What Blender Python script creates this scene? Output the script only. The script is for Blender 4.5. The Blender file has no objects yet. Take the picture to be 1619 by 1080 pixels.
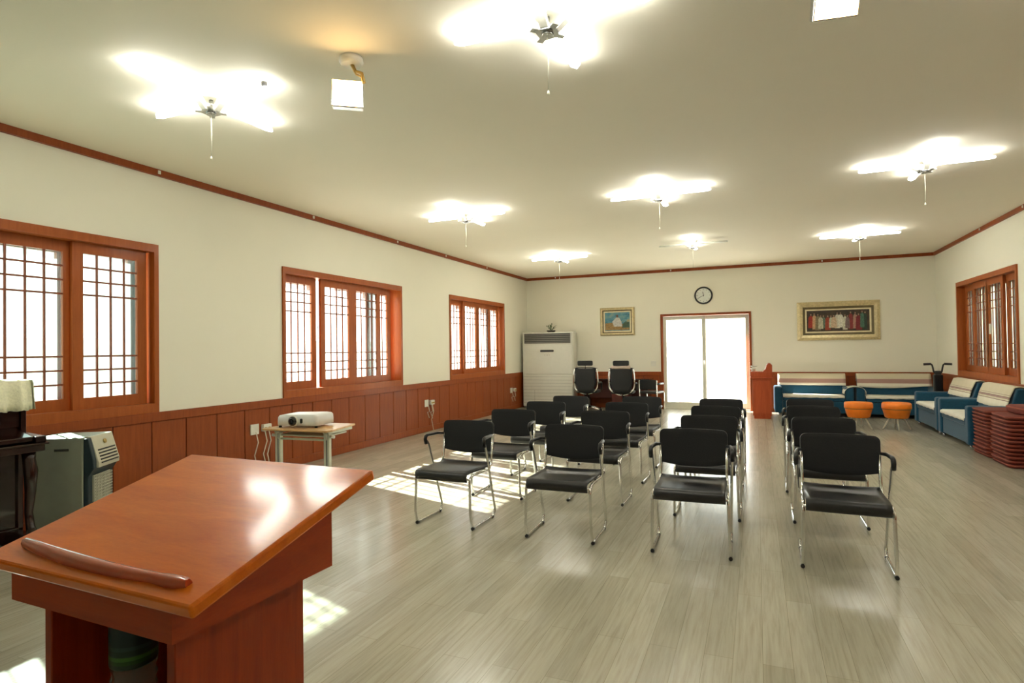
import bpy, bmesh, math, random
from mathutils import Vector, Matrix
random.seed(7)
PI = math.pi
S = bpy.context.scene
COL = S.collection

# ------------------------------------------------------------------ camera
YAW, PITCH, ROLL, FPX, EYE = 0.3976, 0.0142, -0.0138, 920.7, 1.42
fw = Vector((-math.sin(YAW)*math.cos(PITCH), math.cos(YAW)*math.cos(PITCH), math.sin(PITCH)))
rt = Vector((math.cos(YAW), math.sin(YAW), 0)); up = rt.cross(fw)
r2 = rt*math.cos(ROLL) + up*math.sin(ROLL); u2 = -rt*math.sin(ROLL) + up*math.cos(ROLL)
cam_d = bpy.data.cameras.new('camera'); cam = bpy.data.objects.new('camera', cam_d); COL.objects.link(cam)
m = Matrix((r2, u2, -fw)).transposed().to_4x4(); m.translation = (0, 0, EYE); cam.matrix_world = m
cam_d.sensor_width = 36; cam_d.lens = FPX/1619*36; cam_d.clip_start = .05; cam_d.clip_end = 200
S.camera = cam

# ------------------------------------------------------------------ light and exposure
S.view_settings.view_transform = 'Standard'; S.view_settings.look = 'None'
S.view_settings.gamma = 1; S.view_settings.use_curve_mapping = False
S.view_settings.exposure = 0.50
W = bpy.data.worlds.new('sky'); S.world = W; W.use_nodes = True
bg = W.node_tree.nodes['Background']; bg.inputs[0].default_value = (.90, 1.0, .96, 1); bg.inputs[1].default_value = 4.0
SUN_DIR = Vector((1, -.32, -.68))
sd = bpy.data.lights.new('sun', 'SUN'); sd.energy = 60; sd.angle = .012; sd.color = (1, .96, .86)
so = bpy.data.objects.new('sun', sd); COL.objects.link(so); so.rotation_euler = SUN_DIR.to_track_quat('-Z', 'Y').to_euler(); so.location = (-12, 10, 9)
TUBE = 26.0     # strength of the fluorescent tubes
FLOOD = 18.0    # strength of the flood lamps

# room dimensions
XL, XR, YB, YF, H, WT = -5.39, 3.28, 13.84, -2.6, 3.23, .862
WZ = 2.49

# ------------------------------------------------------------------ materials
def nodes(name):
    mt = bpy.data.materials.new(name); mt.use_nodes = True
    nt = mt.node_tree; b = nt.nodes['Principled BSDF']
    return mt, nt, b
def sc(c):      # sRGB 0-255 to linear
    return tuple((v/255/12.92 if v/255 <= .04045 else ((v/255+.055)/1.055)**2.4) for v in c) + (1,)
def coords(nt, scale=(1, 1, 1), kind='Object', rot=(0, 0, 0)):
    tc = nt.nodes.new('ShaderNodeTexCoord'); mp = nt.nodes.new('ShaderNodeMapping')
    mp.inputs['Scale'].default_value = scale; mp.inputs['Rotation'].default_value = rot
    nt.links.new(tc.outputs[kind], mp.inputs['Vector']); return mp.outputs['Vector']
def ramp(nt, fac, stops, interp='LINEAR'):
    r = nt.nodes.new('ShaderNodeValToRGB'); nt.links.new(fac, r.inputs[0]); cr = r.color_ramp; cr.interpolation = interp
    while len(cr.elements) < len(stops): cr.elements.new(.5)
    for e, (p, c) in zip(cr.elements, stops): e.position = p; e.color = c
    return r.outputs[0]
def noise(nt, vec, scale=5, detail=4, rough=.5, dist=0):
    n = nt.nodes.new('ShaderNodeTexNoise'); nt.links.new(vec, n.inputs['Vector'])
    n.inputs['Scale'].default_value = scale; n.inputs['Detail'].default_value = detail
    n.inputs['Roughness'].default_value = rough; n.inputs['Distortion'].default_value = dist
    return n.outputs['Fac']
def bump(nt, b, h, strength=.2, dist=.01):
    bp = nt.nodes.new('ShaderNodeBump'); bp.inputs['Strength'].default_value = strength; bp.inputs['Distance'].default_value = dist
    nt.links.new(h, bp.inputs['Height']); nt.links.new(bp.outputs[0], b.inputs['Normal'])
def plain(name, c, rough=.5, metal=0, var=.06, coat=0, nscale=12, bmp=0, spec=.5, sheen=0):
    mt, nt, b = nodes(name); c = sc(c)
    f = noise(nt, coords(nt), nscale, 3)
    lo = tuple(v*(1-var) for v in c[:3])+(1,); hi = tuple(min(1, v*(1+var)) for v in c[:3])+(1,)
    nt.links.new(ramp(nt, f, [(.3, lo), (.7, hi)]), b.inputs['Base Color'])
    b.inputs['Roughness'].default_value = rough; b.inputs['Metallic'].default_value = metal
    b.inputs['Coat Weight'].default_value = coat; b.inputs['Specular IOR Level'].default_value = spec
    b.inputs['Sheen Weight'].default_value = sheen
    if bmp: bump(nt, b, f, bmp)
    return mt
def wood(name, c1, c2, scale=(14, 14, 1.2), rough=.4, coat=.2, nscale=3.0, mid=None, coatr=.12, spec=.3):
    mt, nt, b = nodes(name)
    v = coords(nt, scale)
    f = noise(nt, v, nscale, 6, .6, .6)
    g = noise(nt, coords(nt, tuple(s*6 for s in scale)), nscale*2, 3, .6)
    mx = nt.nodes.new('ShaderNodeMath'); mx.operation = 'MULTIPLY_ADD'; mx.inputs[1].default_value = .3
    nt.links.new(g, mx.inputs[0]); nt.links.new(f, mx.inputs[2])
    nt.links.new(ramp(nt, mx.outputs[0], [(.42, sc(c2)), (.88, sc(c1))]), b.inputs['Base Color'])
    b.inputs['Roughness'].default_value = rough; b.inputs['Coat Weight'].default_value = coat; b.inputs['Coat Roughness'].default_value = coatr; b.inputs['Specular IOR Level'].default_value = spec
    bump(nt, b, g, .04, .004)
    return mt
def emit(name, c, strength):
    mt, nt, b = nodes(name)
    b.inputs['Base Color'].default_value = (.9, .9, .88, 1)
    b.inputs['Emission Color'].default_value = c; b.inputs['Emission Strength'].default_value = strength
    return mt

def wall_mat(name, c):
    mt, nt, b = nodes(name); c = sc(c)
    f = noise(nt, coords(nt, (1, 1, 1)), 1.1, 4)
    g = noise(nt, coords(nt, (60, 60, 60)), 3, 3)
    nt.links.new(ramp(nt, f, [(.3, tuple(v*.975 for v in c[:3])+(1,)), (.7, c)]), b.inputs['Base Color'])
    b.inputs['Roughness'].default_value = .75
    bump(nt, b, g, .08, .004)
    return mt
M = {}
M['wall'] = wall_mat('wallpaper_cream', (238, 235, 218))
M['ceiling'] = wall_mat('ceiling_paper', (238, 231, 214))
M['wain'] = wood('wainscot_wood', (150, 72, 22), (130, 56, 13), (10, 10, .9), .5, .1)
M['frame'] = wood('window_wood', (166, 86, 30), (146, 70, 20), (10, 10, .9), .5, .1)
M['groove'] = plain('groove_shadow_gap_wood', (92, 36, 14), .7)
M['lattice'] = plain('lattice_wood', (132, 70, 42), .5)
M['lecttop'] = wood('lectern_top_wood', (236, 124, 24), (212, 98, 12), (2.0, 10, 10), .34, .42, 2.2, coatr=.11, spec=.15)
M['lectside'] = wood('lectern_side_wood', (176, 64, 12), (142, 42, 6), (9, 9, .8), .4, .3, 3)
M['lectside_h'] = wood('lectern_apron_wood', (180, 68, 13), (150, 48, 8), (.8, 2, 9), .4, .3, 3)
M['maroon'] = plain('maroon_lacquer', (186, 74, 38), .25, 0, .15, .6)
M['podium'] = wood('podium_wood', (178, 82, 44), (156, 64, 30), (9, 9, .9), .45, .2)
M['blackseat'] = plain('black_leatherette', (30, 30, 31), .38, 0, .1, 0, 60, .03)
M['blackfab'] = plain('black_fabric', (27, 28, 30), .62, 0, .12, 0, 120, .1, .35)
M['blackplastic'] = plain('black_plastic', (22, 22, 23), .35)
M['chrome'] = plain('chrome', (225, 225, 222), .12, 1, .03)
M['stoolleg'] = plain('satin_metal', (206, 200, 180), .35, .3, .03)
M['steel'] = plain('brushed_steel', (200, 202, 205), .25, 1, .05)
M['whitepaint'] = plain('white_paint', (232, 232, 224), .4, 0, .03)
M['greywhite'] = plain('door_frame_white', (214, 214, 200), .4, 0, .03)
M['acwhite'] = plain('white_enamel', (214, 214, 202), .38, 0, .02)
M['acgrey'] = plain('grey_louvre', (112, 112, 104), .45)
M['darkgap'] = plain('dark_plastic', (38, 38, 38), .6)
M['deskleg'] = plain('pale_green_metal', (206, 208, 190), .35, .2, .03)
M['desktop'] = wood('light_desk_wood', (214, 172, 118), (196, 150, 96), (1, 9, 9), .35, .3)
M['projector'] = plain('projector_white', (222, 222, 218), .35, 0, .02)
M['lens'] = plain('lens_glass', (20, 22, 26), .08, 0, .05, 1)
M['piano'] = wood('piano_mahogany', (44, 17, 12), (24, 8, 7), (1, 1, 6), .18, .7, 3, coatr=.06)
M['heater'] = plain('heater_silver', (150, 156, 142), .42, .45, .04)
M['heaterpale'] = plain('heater_panel', (190, 188, 168), .45, .1, .04)
M['navy'] = plain('navy_plastic', (22, 42, 50), .4)
M['sofablue'] = plain('teal_blue_upholstery', (10, 68, 94), .7, 0, .12, 0, 40, .1, .3, .2)
M['orange'] = plain('orange_vinyl', (240, 126, 20), .45, 0, .06, .1)
M['cushion'] = plain('maroon_cushion_cloth', (112, 42, 28), .75, 0, .14, 0, 30, .1)
M['piping'] = plain('lighter_piping', (150, 72, 50), .7)
M['lace'] = plain('cream_lace', (232, 230, 200), .85, 0, .08, 0, 60, .4)
M['gold'] = plain('silver_gilt_frame', (206, 190, 146), .32, .3, .16, .1, 30)
M['golddark'] = plain('dark_gilt_moulding', (104, 92, 62), .5, .3, .15)
M['liner'] = plain('ivory_frame_liner', (226, 214, 176), .5)
M['clockwhite'] = plain('clock_face_white', (222, 226, 218), .4)
M['plate'] = plain('socket_white', (226, 224, 212), .4)
M['brass'] = plain('dull_brass', (186, 160, 96), .35, .6)
M['green'] = plain('leaf_green', (70, 92, 48), .6, 0, .25)
M['potgrey'] = plain('dark_pot', (70, 68, 60), .6)
M['tube'] = emit('fluorescent_lit', (1.0, 1.0, .93, 1), TUBE)
M['tubeoff'] = plain('fluorescent_unlit', (232, 232, 222), .3)
M['flood'] = emit('flood_lamp_glass', (1.0, .62, .25, 1), FLOOD)
M['cord'] = plain('cord_white', (224, 220, 200), .5)
M['outside'] = plain('exterior_render', (196, 200, 190), .9, 0, .05)
M['outground'] = plain('exterior_paving', (176, 176, 166), .9, 0, .08)
M['outgrey'] = plain('exterior_grey_wall', (110, 110, 92), .9, 0, .08)
M['cratecol'] = plain('grey_crate', (44, 46, 48), .7)

def glass_mat(name, tint, trans):
    mt = bpy.data.materials.new(name); mt.use_nodes = True; nt = mt.node_tree
    for n in list(nt.nodes): nt.nodes.remove(n)
    out = nt.nodes.new('ShaderNodeOutputMaterial'); mix = nt.nodes.new('ShaderNodeMixShader')
    tr = nt.nodes.new('ShaderNodeBsdfTransparent'); tl = nt.nodes.new('ShaderNodeBsdfTranslucent')
    f = noise(nt, coords(nt, (1, 1, 1)), 40, 3)
    nt.links.new(ramp(nt, f, [(.3, tuple(v*.9 for v in tint)+(1,)), (.7, tint+(1,))]), tl.inputs[0])
    tr.inputs[0].default_value = (tint[0], tint[1], tint[2], 1)
    mix.inputs[0].default_value = 1-trans
    nt.links.new(tr.outputs[0], mix.inputs[1]); nt.links.new(tl.outputs[0], mix.inputs[2])
    gl = nt.nodes.new('ShaderNodeBsdfGlossy'); gl.inputs['Roughness'].default_value = .15
    m2 = nt.nodes.new('ShaderNodeMixShader'); m2.inputs[0].default_value = .04
    nt.links.new(mix.outputs[0], m2.inputs[1]); nt.links.new(gl.outputs[0], m2.inputs[2]); nt.links.new(m2.outputs[0], out.inputs[0])
    return mt
M['pane'] = glass_mat('frosted_pane', (.56, .62, .62), .78)
M['doorpane'] = glass_mat('door_frosted_pane', (.97, .97, .97), .72)
M['pane1'] = glass_mat('blue_frosted_pane', (.25, .33, .32), .84)
M['bottleglass'] = None

def floor_mat():
    mt, nt, b = nodes('grey_oak_plank_floor')
    v = coords(nt, (1, 1, 1), 'Object', (0, 0, PI/2))
    br = nt.nodes.new('ShaderNodeTexBrick'); nt.links.new(v, br.inputs['Vector'])
    br.inputs['Scale'].default_value = 1; br.inputs['Brick Width'].default_value = 1.2; br.inputs['Row Height'].default_value = .125
    br.inputs['Mortar Size'].default_value = .0012; br.inputs['Mortar Smooth'].default_value = .2; br.offset = .37; br.offset_frequency = 2
    br.inputs['Color1'].default_value = (0, 0, 0, 1); br.inputs['Color2'].default_value = (1, 1, 1, 1); br.inputs['Mortar'].default_value = (.3, .3, .3, 1)
    base = ramp(nt, br.outputs['Color'], [(0, sc((165, 159, 140))), (.5, sc((172, 166, 147))), (1, sc((180, 174, 156)))])
    g = noise(nt, coords(nt, (22, 1.1, 1)), 2.4, 8, .62, .4)
    gr = ramp(nt, g, [(.3, (.74, .73, .70, 1)), (.52, (.93, .93, .92, 1)), (.75, (1.06, 1.06, 1.04, 1))])
    mx = nt.nodes.new('ShaderNodeMix'); mx.data_type = 'RGBA'; mx.blend_type = 'MULTIPLY'; mx.inputs[0].default_value = 1
    nt.links.new(base, mx.inputs[6]); nt.links.new(gr, mx.inputs[7])
    m2 = nt.nodes.new('ShaderNodeMix'); m2.data_type = 'RGBA'; nt.links.new(br.outputs['Fac'], m2.inputs[0])
    nt.links.new(mx.outputs[2], m2.inputs[6]); m2.inputs[7].default_value = sc((134, 127, 108))
    nt.links.new(m2.outputs[2], b.inputs['Base Color'])
    rr = ramp(nt, g, [(.3, (.26,)*3+(1,)), (.7, (.20,)*3+(1,))]); nt.links.new(rr, b.inputs['Roughness'])
    b.inputs['Specular IOR Level'].default_value = .6
    return mt
M['floor'] = floor_mat()

# ------------------------------------------------------------------ mesh builder
class MB:
    def __init__(s): s.v = []; s.f = []; s.sm = []
    def add(s, vs, fs, mat=None, smooth=False):
        o = len(s.v)
        s.v += [tuple(mat @ Vector(p)) if mat is not None else tuple(p) for p in vs]
        s.f += [tuple(i+o for i in f) for f in fs]; s.sm += [smooth]*len(fs); return s
    def box(s, x0, x1, y0, y1, z0, z1, mat=None):
        vs = [(x, y, z) for z in (z0, z1) for y in (y0, y1) for x in (x0, x1)]
        return s.add(vs, [(0, 2, 3, 1), (4, 5, 7, 6), (0, 1, 5, 4), (2, 6, 7, 3), (0, 4, 6, 2), (1, 3, 7, 5)], mat)
    def prism(s, pts, lo, hi, axis='y', mat=None, smooth=False):
        # pts 2D outline; axis is the direction of extrusion. x:(y,z) y:(x,z) z:(x,y)
        def P(a, b, c): return {'x': (c, a, b), 'y': (a, c, b), 'z': (a, b, c)}[axis]
        n = len(pts); vs = [P(a, b, lo) for a, b in pts]+[P(a, b, hi) for a, b in pts]
        o = len(s.f)
        s.add(vs, [tuple(range(n)), tuple(range(2*n-1, n-1, -1))], mat)
        oo = len(s.v)-2*n
        for i in range(n):
            j = (i+1) % n; s.f.append((oo+i, oo+n+i, oo+n+j, oo+j)); s.sm.append(smooth)
        return s
    def tube(s, path, r, seg=8, mat=None, closed=False, round_=0, cap=True):
        path = [Vector(p) for p in path]
        if round_: path = fillet(path, round_)
        n = len(path); rs = r if isinstance(r, (list, tuple)) else [r]*n
        tans = []
        for i in range(n):
            a = path[max(i-1, 0)] if not closed else path[i-1]; b = path[min(i+1, n-1)] if not closed else path[(i+1) % n]
            t = (b-a); tans.append(t.normalized() if t.length > 1e-9 else Vector((0, 0, 1)))
        nrm = tans[0].orthogonal().normalized(); vs = []
        for i in range(n):
            t = tans[i]; nrm = (nrm - t*nrm.dot(t))
            nrm = nrm.normalized() if nrm.length > 1e-6 else t.orthogonal().normalized()
            bn = t.cross(nrm)
            vs += [path[i]+(nrm*math.cos(2*PI*k/seg)+bn*math.sin(2*PI*k/seg))*rs[i] for k in range(seg)]
        fs = []
        for i in range(n-1 if not closed else n):
            j = (i+1) % n
            fs += [(i*seg+k, i*seg+(k+1) % seg, j*seg+(k+1) % seg, j*seg+k) for k in range(seg)]
        s.add(vs, fs, mat, True)
        if cap and not closed:
            o = len(s.v)-len(vs)
            s.f += [tuple(o+k for k in range(seg))[::-1], tuple(o+(n-1)*seg+k for k in range(seg))]; s.sm += [False, False]
        return s
    def lathe(s, prof, seg=24, mat=None, cap=True):
        vs = [(r*math.cos(2*PI*k/seg), r*math.sin(2*PI*k/seg), z) for r, z in prof for k in range(seg)]
        fs = [(i*seg+k, i*seg+(k+1) % seg, (i+1)*seg+(k+1) % seg, (i+1)*seg+k) for i in range(len(prof)-1) for k in range(seg)]
        s.add(vs, fs, mat, True); o = len(s.v)-len(vs); n = len(prof)
        if not cap: return s
        s.f += [tuple(o+k for k in range(seg))[::-1], tuple(o+(n-1)*seg+k for k in range(seg))]; s.sm += [False, False]
        return s
    def grid(s, P, smooth=True, mat=None, closed_u=False):
        nu = len(P); nv = len(P[0]); vs = [p for row in P for p in row]
        fs = [(i*nv+j, i*nv+j+1, ((i+1) % nu)*nv+j+1, ((i+1) % nu)*nv+j) for i in range(nu if closed_u else nu-1) for j in range(nv-1)]
        return s.add(vs, fs, mat, smooth)
    def build(s, name, mt, parent=None, bevel=0, seg=2, solid=0, sub=0, loc=None, rz=0):
        me = bpy.data.meshes.new(name); me.from_pydata(s.v, [], s.f)
        me.polygons.foreach_set('use_smooth', s.sm); me.update()
        bm = bmesh.new(); bm.from_mesh(me); bmesh.ops.recalc_face_normals(bm, faces=bm.faces); bm.to_mesh(me); bm.free()
        o = bpy.data.objects.new(name, me); COL.objects.link(o); me.materials.append(mt)
        if parent: o.parent = parent
        if loc: o.location = loc
        if rz: o.rotation_euler.z = rz
        if solid:
            md = o.modifiers.new('s', 'SOLIDIFY'); md.thickness = solid; md.offset = 0
        if bevel:
            md = o.modifiers.new('b', 'BEVEL'); md.width = bevel; md.segments = seg; md.limit_method = 'ANGLE'; md.angle_limit = .6; md.harden_normals = False
            for p in me.polygons: p.use_smooth = p.use_smooth
        if sub:
            md = o.modifiers.new('u', 'SUBSURF'); md.levels = sub; md.render_levels = sub
        return o
def fillet(path, r, n=5):
    out = [path[0]]
    for i in range(1, len(path)-1):
        a, b, c = path[i-1], path[i], path[i+1]
        d1 = (a-b); d2 = (c-b); l = min(r, d1.length*.49, d2.length*.49)
        p = b+d1.normalized()*l; q = b+d2.normalized()*l
        for k in range(n+1):
            t = k/n; out.append(p*(1-t)**2 + b*2*t*(1-t) + q*t*t)
    out.append(path[-1]); return out
def rrect(x0, x1, y0, y1, r, n=5):
    pts = []
    for cx, cy, a in ((x1-r, y1-r, 0), (x0+r, y1-r, 90), (x0+r, y0+r, 180), (x1-r, y0+r, 270)):
        for k in range(n+1):
            t = math.radians(a+90*k/n); pts.append((cx+r*math.cos(t), cy+r*math.sin(t)))
    return pts
def T(x=0, y=0, z=0, rx=0, ry=0, rz=0):
    return Matrix.Translation((x, y, z)) @ Matrix.Rotation(rz, 4, 'Z') @ Matrix.Rotation(ry, 4, 'Y') @ Matrix.Rotation(rx, 4, 'X')
def tag(o, label=None, cat=None, group=None, kind=None):
    if label: o['label'] = label
    if cat: o['category'] = cat
    if group: o['group'] = group
    if kind: o['kind'] = kind
    return o
def empty(name, loc=(0, 0, 0), rz=0):
    o = bpy.data.objects.new(name, None); COL.objects.link(o); o.location = loc; o.rotation_euler.z = rz; o.empty_display_size = .1; return o
def copy_tree(o, parent=None):
    c = o.copy(); COL.objects.link(c); c.parent = parent
    for ch in list(o.children): copy_tree(ch, c)
    return c
def struct(o): o['kind'] = 'structure'; return o

# ------------------------------------------------------------------ room shell
struct(MB().box(XL-.3, XR+.3, YF-.2, YB+.3, -.1, 0).build('floor', M['floor']))
struct(MB().box(XL-.3, XR+.3, YF-.2, YB+.3, H, H+.1).build('ceiling', M['ceiling']))
WTH = .26
def side_wall(name, x, s, wins):
    # x inner face, s=-1 left / +1 right; wins list of (y0,y1)
    x0, x1 = sorted((x, x+s*WTH)); b = MB(); y = YF
    for a, c in wins:
        b.box(x0, x1, y, a, 0, H); b.box(x0, x1, a, c, 0, WT); b.box(x0, x1, a, c, WZ, H); y = c
    b.box(x0, x1, y, YB+.3, 0, H)
    return struct(b.build(name, M['wall']))
WIN_L = [(1.30, 3.90), (5.52, 8.14), (9.76, 12.36)]
WIN_R = [(1.30, 3.90), (5.60, 8.20), (9.92, 12.51)]  # the nearer two are out of view, added to let in more light
wl = side_wall('wall_left', XL, -1, WIN_L)
wr = side_wall('wall_right', XR, 1, WIN_R)
DX0, DX1, DZ = -2.056, -.10, 2.195
wb = struct(MB().box(XL-.3, DX0, YB, YB+WTH, 0, H).box(DX1, XR+.3, YB, YB+WTH, 0, H).box(DX0, DX1, YB, YB+WTH, DZ, H).build('wall_back', M['wall']))
wf = struct(MB().box(XL-.3, XR+.3, YF-.2, YF, 0, H).build('wall_front', M['wall']))

# wainscot: boards with grooves, rail, baseboard, written for a wall along local x, inner face at y=0 looking -y
def wainscot(parent, length, m4, skip=None):
    segs = [(0, length)] if not skip else [(0, skip[0]), (skip[1], length)]
    g, bd, rl, bs = MB(), MB(), MB(), MB()
    for a, c in segs:
        g.box(a, c, -.006, 0, 0, WT-.01, m4)
        rl.box(a, c, -.030, 0, WT-.088, WT, m4)
        bs.box(a, c, -.026, 0, 0, .10, m4)
        x = a
        while x < c-.02:
            e = min(x+.358, c); bd.box(x, e, -.017, 0, .10, WT-.088, m4)
            x += .367
    g.build('backing_panel', M['groove'], parent)
    bd.build('wainscot_boards', M['wain'], parent, bevel=.003, seg=1)
    rl.build('wainscot_rail', M['wain'], parent, bevel=.004, seg=1)
    o = bs.build('baseboard_'+parent.name.split('_')[1], M['wain'], parent, bevel=.005, seg=1)
for w, m4, ln, sk in ((wl, Matrix.Translation((XL, 0.16-.367*8, 0)) @ Matrix.Rotation(PI/2, 4, 'Z'), YB-(.16-.367*8), None),
                      (wb, Matrix.Translation((XL, YB, 0)), XR-XL, (DX0-XL, DX1-XL)),
                      (wr, Matrix.Translation((XR, YB, 0)) @ Matrix.Rotation(-PI/2, 4, 'Z'), YB-YF, None)):
    wainscot(w, ln, m4, sk)

# ceiling trim with small cable clips
t = struct(MB().box(XL, XL+.035, YF, YB, H-.062, H).build('trim_1', M['wain']))
c_ = MB()
for y in (3.9, 6.05, 8.0, 9.6, 11.4): c_.box(XL+.03, XL+.045, y-.012, y+.012, H-.045, H-.012)
c_.build('cable_clips', M['plate'], t)
t = struct(MB().box(XL+.035, XR-.035, YB-.035, YB, H-.062, H).build('trim_2', M['wain']))
c_ = MB()
for x in (-4.6, -1.8, 1.3): c_.box(x-.012, x+.012, YB-.045, YB-.03, H-.045, H-.012)
c_.build('cable_clips', M['plate'], t)
t = struct(MB().box(XR-.035, XR, YF, YB, H-.062, H).build('trim_3', M['wain']))
c_ = MB()
for y in (9.6, 11.2): c_.box(XR-.045, XR-.03, y-.012, y+.012, H-.045, H-.012)
c_.build('cable_clips', M['plate'], t)

# ------------------------------------------------------------------ windows
def sash(parent, x, s, y0, y1, latt=True, pm='pane', z0=.946, z1=2.418, ncol=4, name='sash', thick=.035):
    st, top, bot = .088, .10, .105
    b = MB(); xa, xb = sorted((x, x+s*thick))
    b.box(xa, xb, y0, y0+st, z0, z1).box(xa, xb, y1-st, y1, z0, z1)
    b.box(xa, xb, y0+st, y1-st, z0, z0+bot).box(xa, xb, y0+st, y1-st, z1-top, z1)
    o = b.build(name, M['frame'], parent)
    gy0, gy1, gz0, gz1 = y0+st, y1-st, z0+bot, z1-top
    xm = x+s*thick*.5
    if latt:
        l = MB(); w = .008; la, lb = sorted((xm-s*.012, xm+s*.002))
        for k in range(1, ncol):
            y = gy0+(gy1-gy0)*k/ncol; l.box(la, lb, y-w, y+w, gz0, gz1)
        hh = (gz1-gz0)*.0955
        for k in (1, 2, 3):
            for z in (gz1-k*hh, gz0+k*hh): l.box(la+.001, lb-.001, gy0, gy1, z-w, z+w)
        l.build('lattice', M['lattice'], o)
        MB().add([(xm+s*.006, gy0, gz0), (xm+s*.006, gy1, gz0), (xm+s*.006, gy1, gz1), (xm+s*.006, gy0, gz1)], [(0, 1, 2, 3)]).build('pane', M[pm], o)
    return o
def window(n, x, s, y0, y1, inner, outer):
    root = struct(empty('window_%d' % n, (0, 0, 0)))
    xi = x-s*.022; xo = x+s*WTH
    b = MB(); cw = .075
    xa, xb = sorted((xi, xo))
    b.box(xa, xb, y0, y0+cw*.6, WT, WZ).box(xa, xb, y1-cw*.6, y1, WT, WZ)
    b.box(xa, xb, y0+cw*.6, y1-cw*.6, WZ-cw, WZ).box(xa, xb, y0+cw*.6, y1-cw*.6, WT, .95)
    b.build('casing', M['frame'], root)
    for a, c, tr, lt in inner: sash(root, x+s*(.045+.045*tr), s, a, c, lt, 'pane1' if n == 1 else 'pane')
    for a, c in outer: sash(root, x+s*(.175), s, a, c, False, name='outer_sash', thick=.04)
    return root
def std_inner(a): return [(a+.05, a+.705, 1, True), (a+.745, a+1.42, 0, True), (a+1.42, a+2.10, 0, True), (a+1.765, a+2.43, 1, True)]
a, c = WIN_L[0]; window(1, XL, -1, a, c, [(1.85, 2.50, 0, True), (2.47, 3.20, 1, True), (3.16, 3.82, 0, True), (1.36, 2.0, 1, True)], [(2.55, 3.2), (3.73, 3.86)])
a, c = WIN_L[1]; window(2, XL, -1, a, c, std_inner(a), [(5.56, 6.27), (6.75, 7.5), (7.44, 8.08)])
a, c = WIN_L[2]; window(3, XL, -1, a, c, [(a+.05, a+.70, 1, True), (a+.66, a+1.32, 0, True), (a+1.30, a+1.97, 0, True), (a+1.82, a+2.48, 1, True)], [(9.8, 10.5), (11.0, 11.7), (11.66, 12.3)])
for n, (a, c) in enumerate(WIN_R):
    w = window(4+n, XR, 1, a, c, [(a+.05, a+.70, 1, True), (a+.68, a+1.34, 0, True), (a+1.30, a+1.97, 0, True), (a+1.86, a+2.52, 1, True)], [(a+.05, a+.7), (a+.66, a+1.32), (a+1.3, a+1.95), (a+1.9, a+2.54)])
MB().box(XL-.034, XL-.026, 6.18, 6.20, 1.60, 1.78).build('sash_handle', M['steel'], bpy.data.objects['window_2'])
MB().box(XR+.028, XR+.045, 11.10, 11.13, 1.56, 1.72).build('sash_handle', M['plate'], bpy.data.objects['window_6'])

# door: white framed frosted sliding door in a wooden casing
dr = struct(empty('door_1'))
b = MB().box(DX0, DX0+.05, YB-.025, YB+WTH, 0, DZ).box(DX1-.05, DX1, YB-.025, YB+WTH, 0, DZ).box(DX0+.05, DX1-.05, YB-.025, YB+WTH, DZ-.05, DZ)
b.build('door_casing', M['wain'], dr, bevel=.004, seg=1)
def leaf(x0, x1, y):
    z0, z1 = .03, DZ-.055; st = .075
    b = MB().box(x0, x0+st, y, y+.04, z0, z1).box(x1-st, x1, y, y+.04, z0, z1).box(x0+st, x1-st, y, y+.04, z0, z0+.13).box(x0+st, x1-st, y, y+.04, z1-.085, z1)
    o = b.build('door_leaf', M['greywhite'], dr, bevel=.003, seg=1)
    MB().add([(x0+st, y+.02, z0+.13), (x1-st, y+.02, z0+.13), (x1-st, y+.02, z1-.085), (x0+st, y+.02, z1-.085)], [(0, 1, 2, 3)]).build('pane', M['doorpane'], o)
    return o
mid = (DX0+DX1)/2-.05
o = leaf(DX0+.052, mid+.06, YB+.03)
MB().tube([(mid+.03, YB+.03, 1.02), (mid+.03, YB+.0, 1.03), (mid+.03, YB+.0, 1.11), (mid+.03, YB+.03, 1.12)], .007, 6).build('door_handle', M['steel'], o)
leaf(mid-.005, DX1-.052, YB+.075)
MB().box(DX0+.05, DX1-.05, YB-.01, YB+.14, 0, .028).build('door_sill', M['greywhite'], dr)

# ------------------------------------------------------------------ outside
struct(MB().box(-40, 40, -30, 60, -.35, -.15).build('floor_outside', M['outground']))
o = MB().box(-17.3, -17, -12, 30, -.15, 1.9).build('garden_wall', M['outside']); tag(o, 'pale rendered wall outdoors beyond the left windows', 'wall')
o = MB().box(5.2, 5.5, -6, 22, -.15, 3.4).build('neighbour_wall', M['outgrey']); tag(o, 'grey wall outdoors close behind the right window', 'wall')
o = MB().prism(rrect(-.62, -.20, 14.55, 14.95, .04), -.15, .42, 'z').build('storage_crate', M['cratecol'], bevel=.01); tag(o, 'grey crate standing behind the right pane of the frosted door', 'crate')
o = MB().lathe([(.10, -.15), (.15, 0), (.17, .2), (.15, .38), (.06, .44)], 16).build('cloth_bag', plain('dusty_red_cloth', (96, 40, 38), .8), loc=(-1.62, 14.75, 0)); tag(o, 'reddish rounded bag behind the left pane of the frosted door', 'bag')
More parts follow.
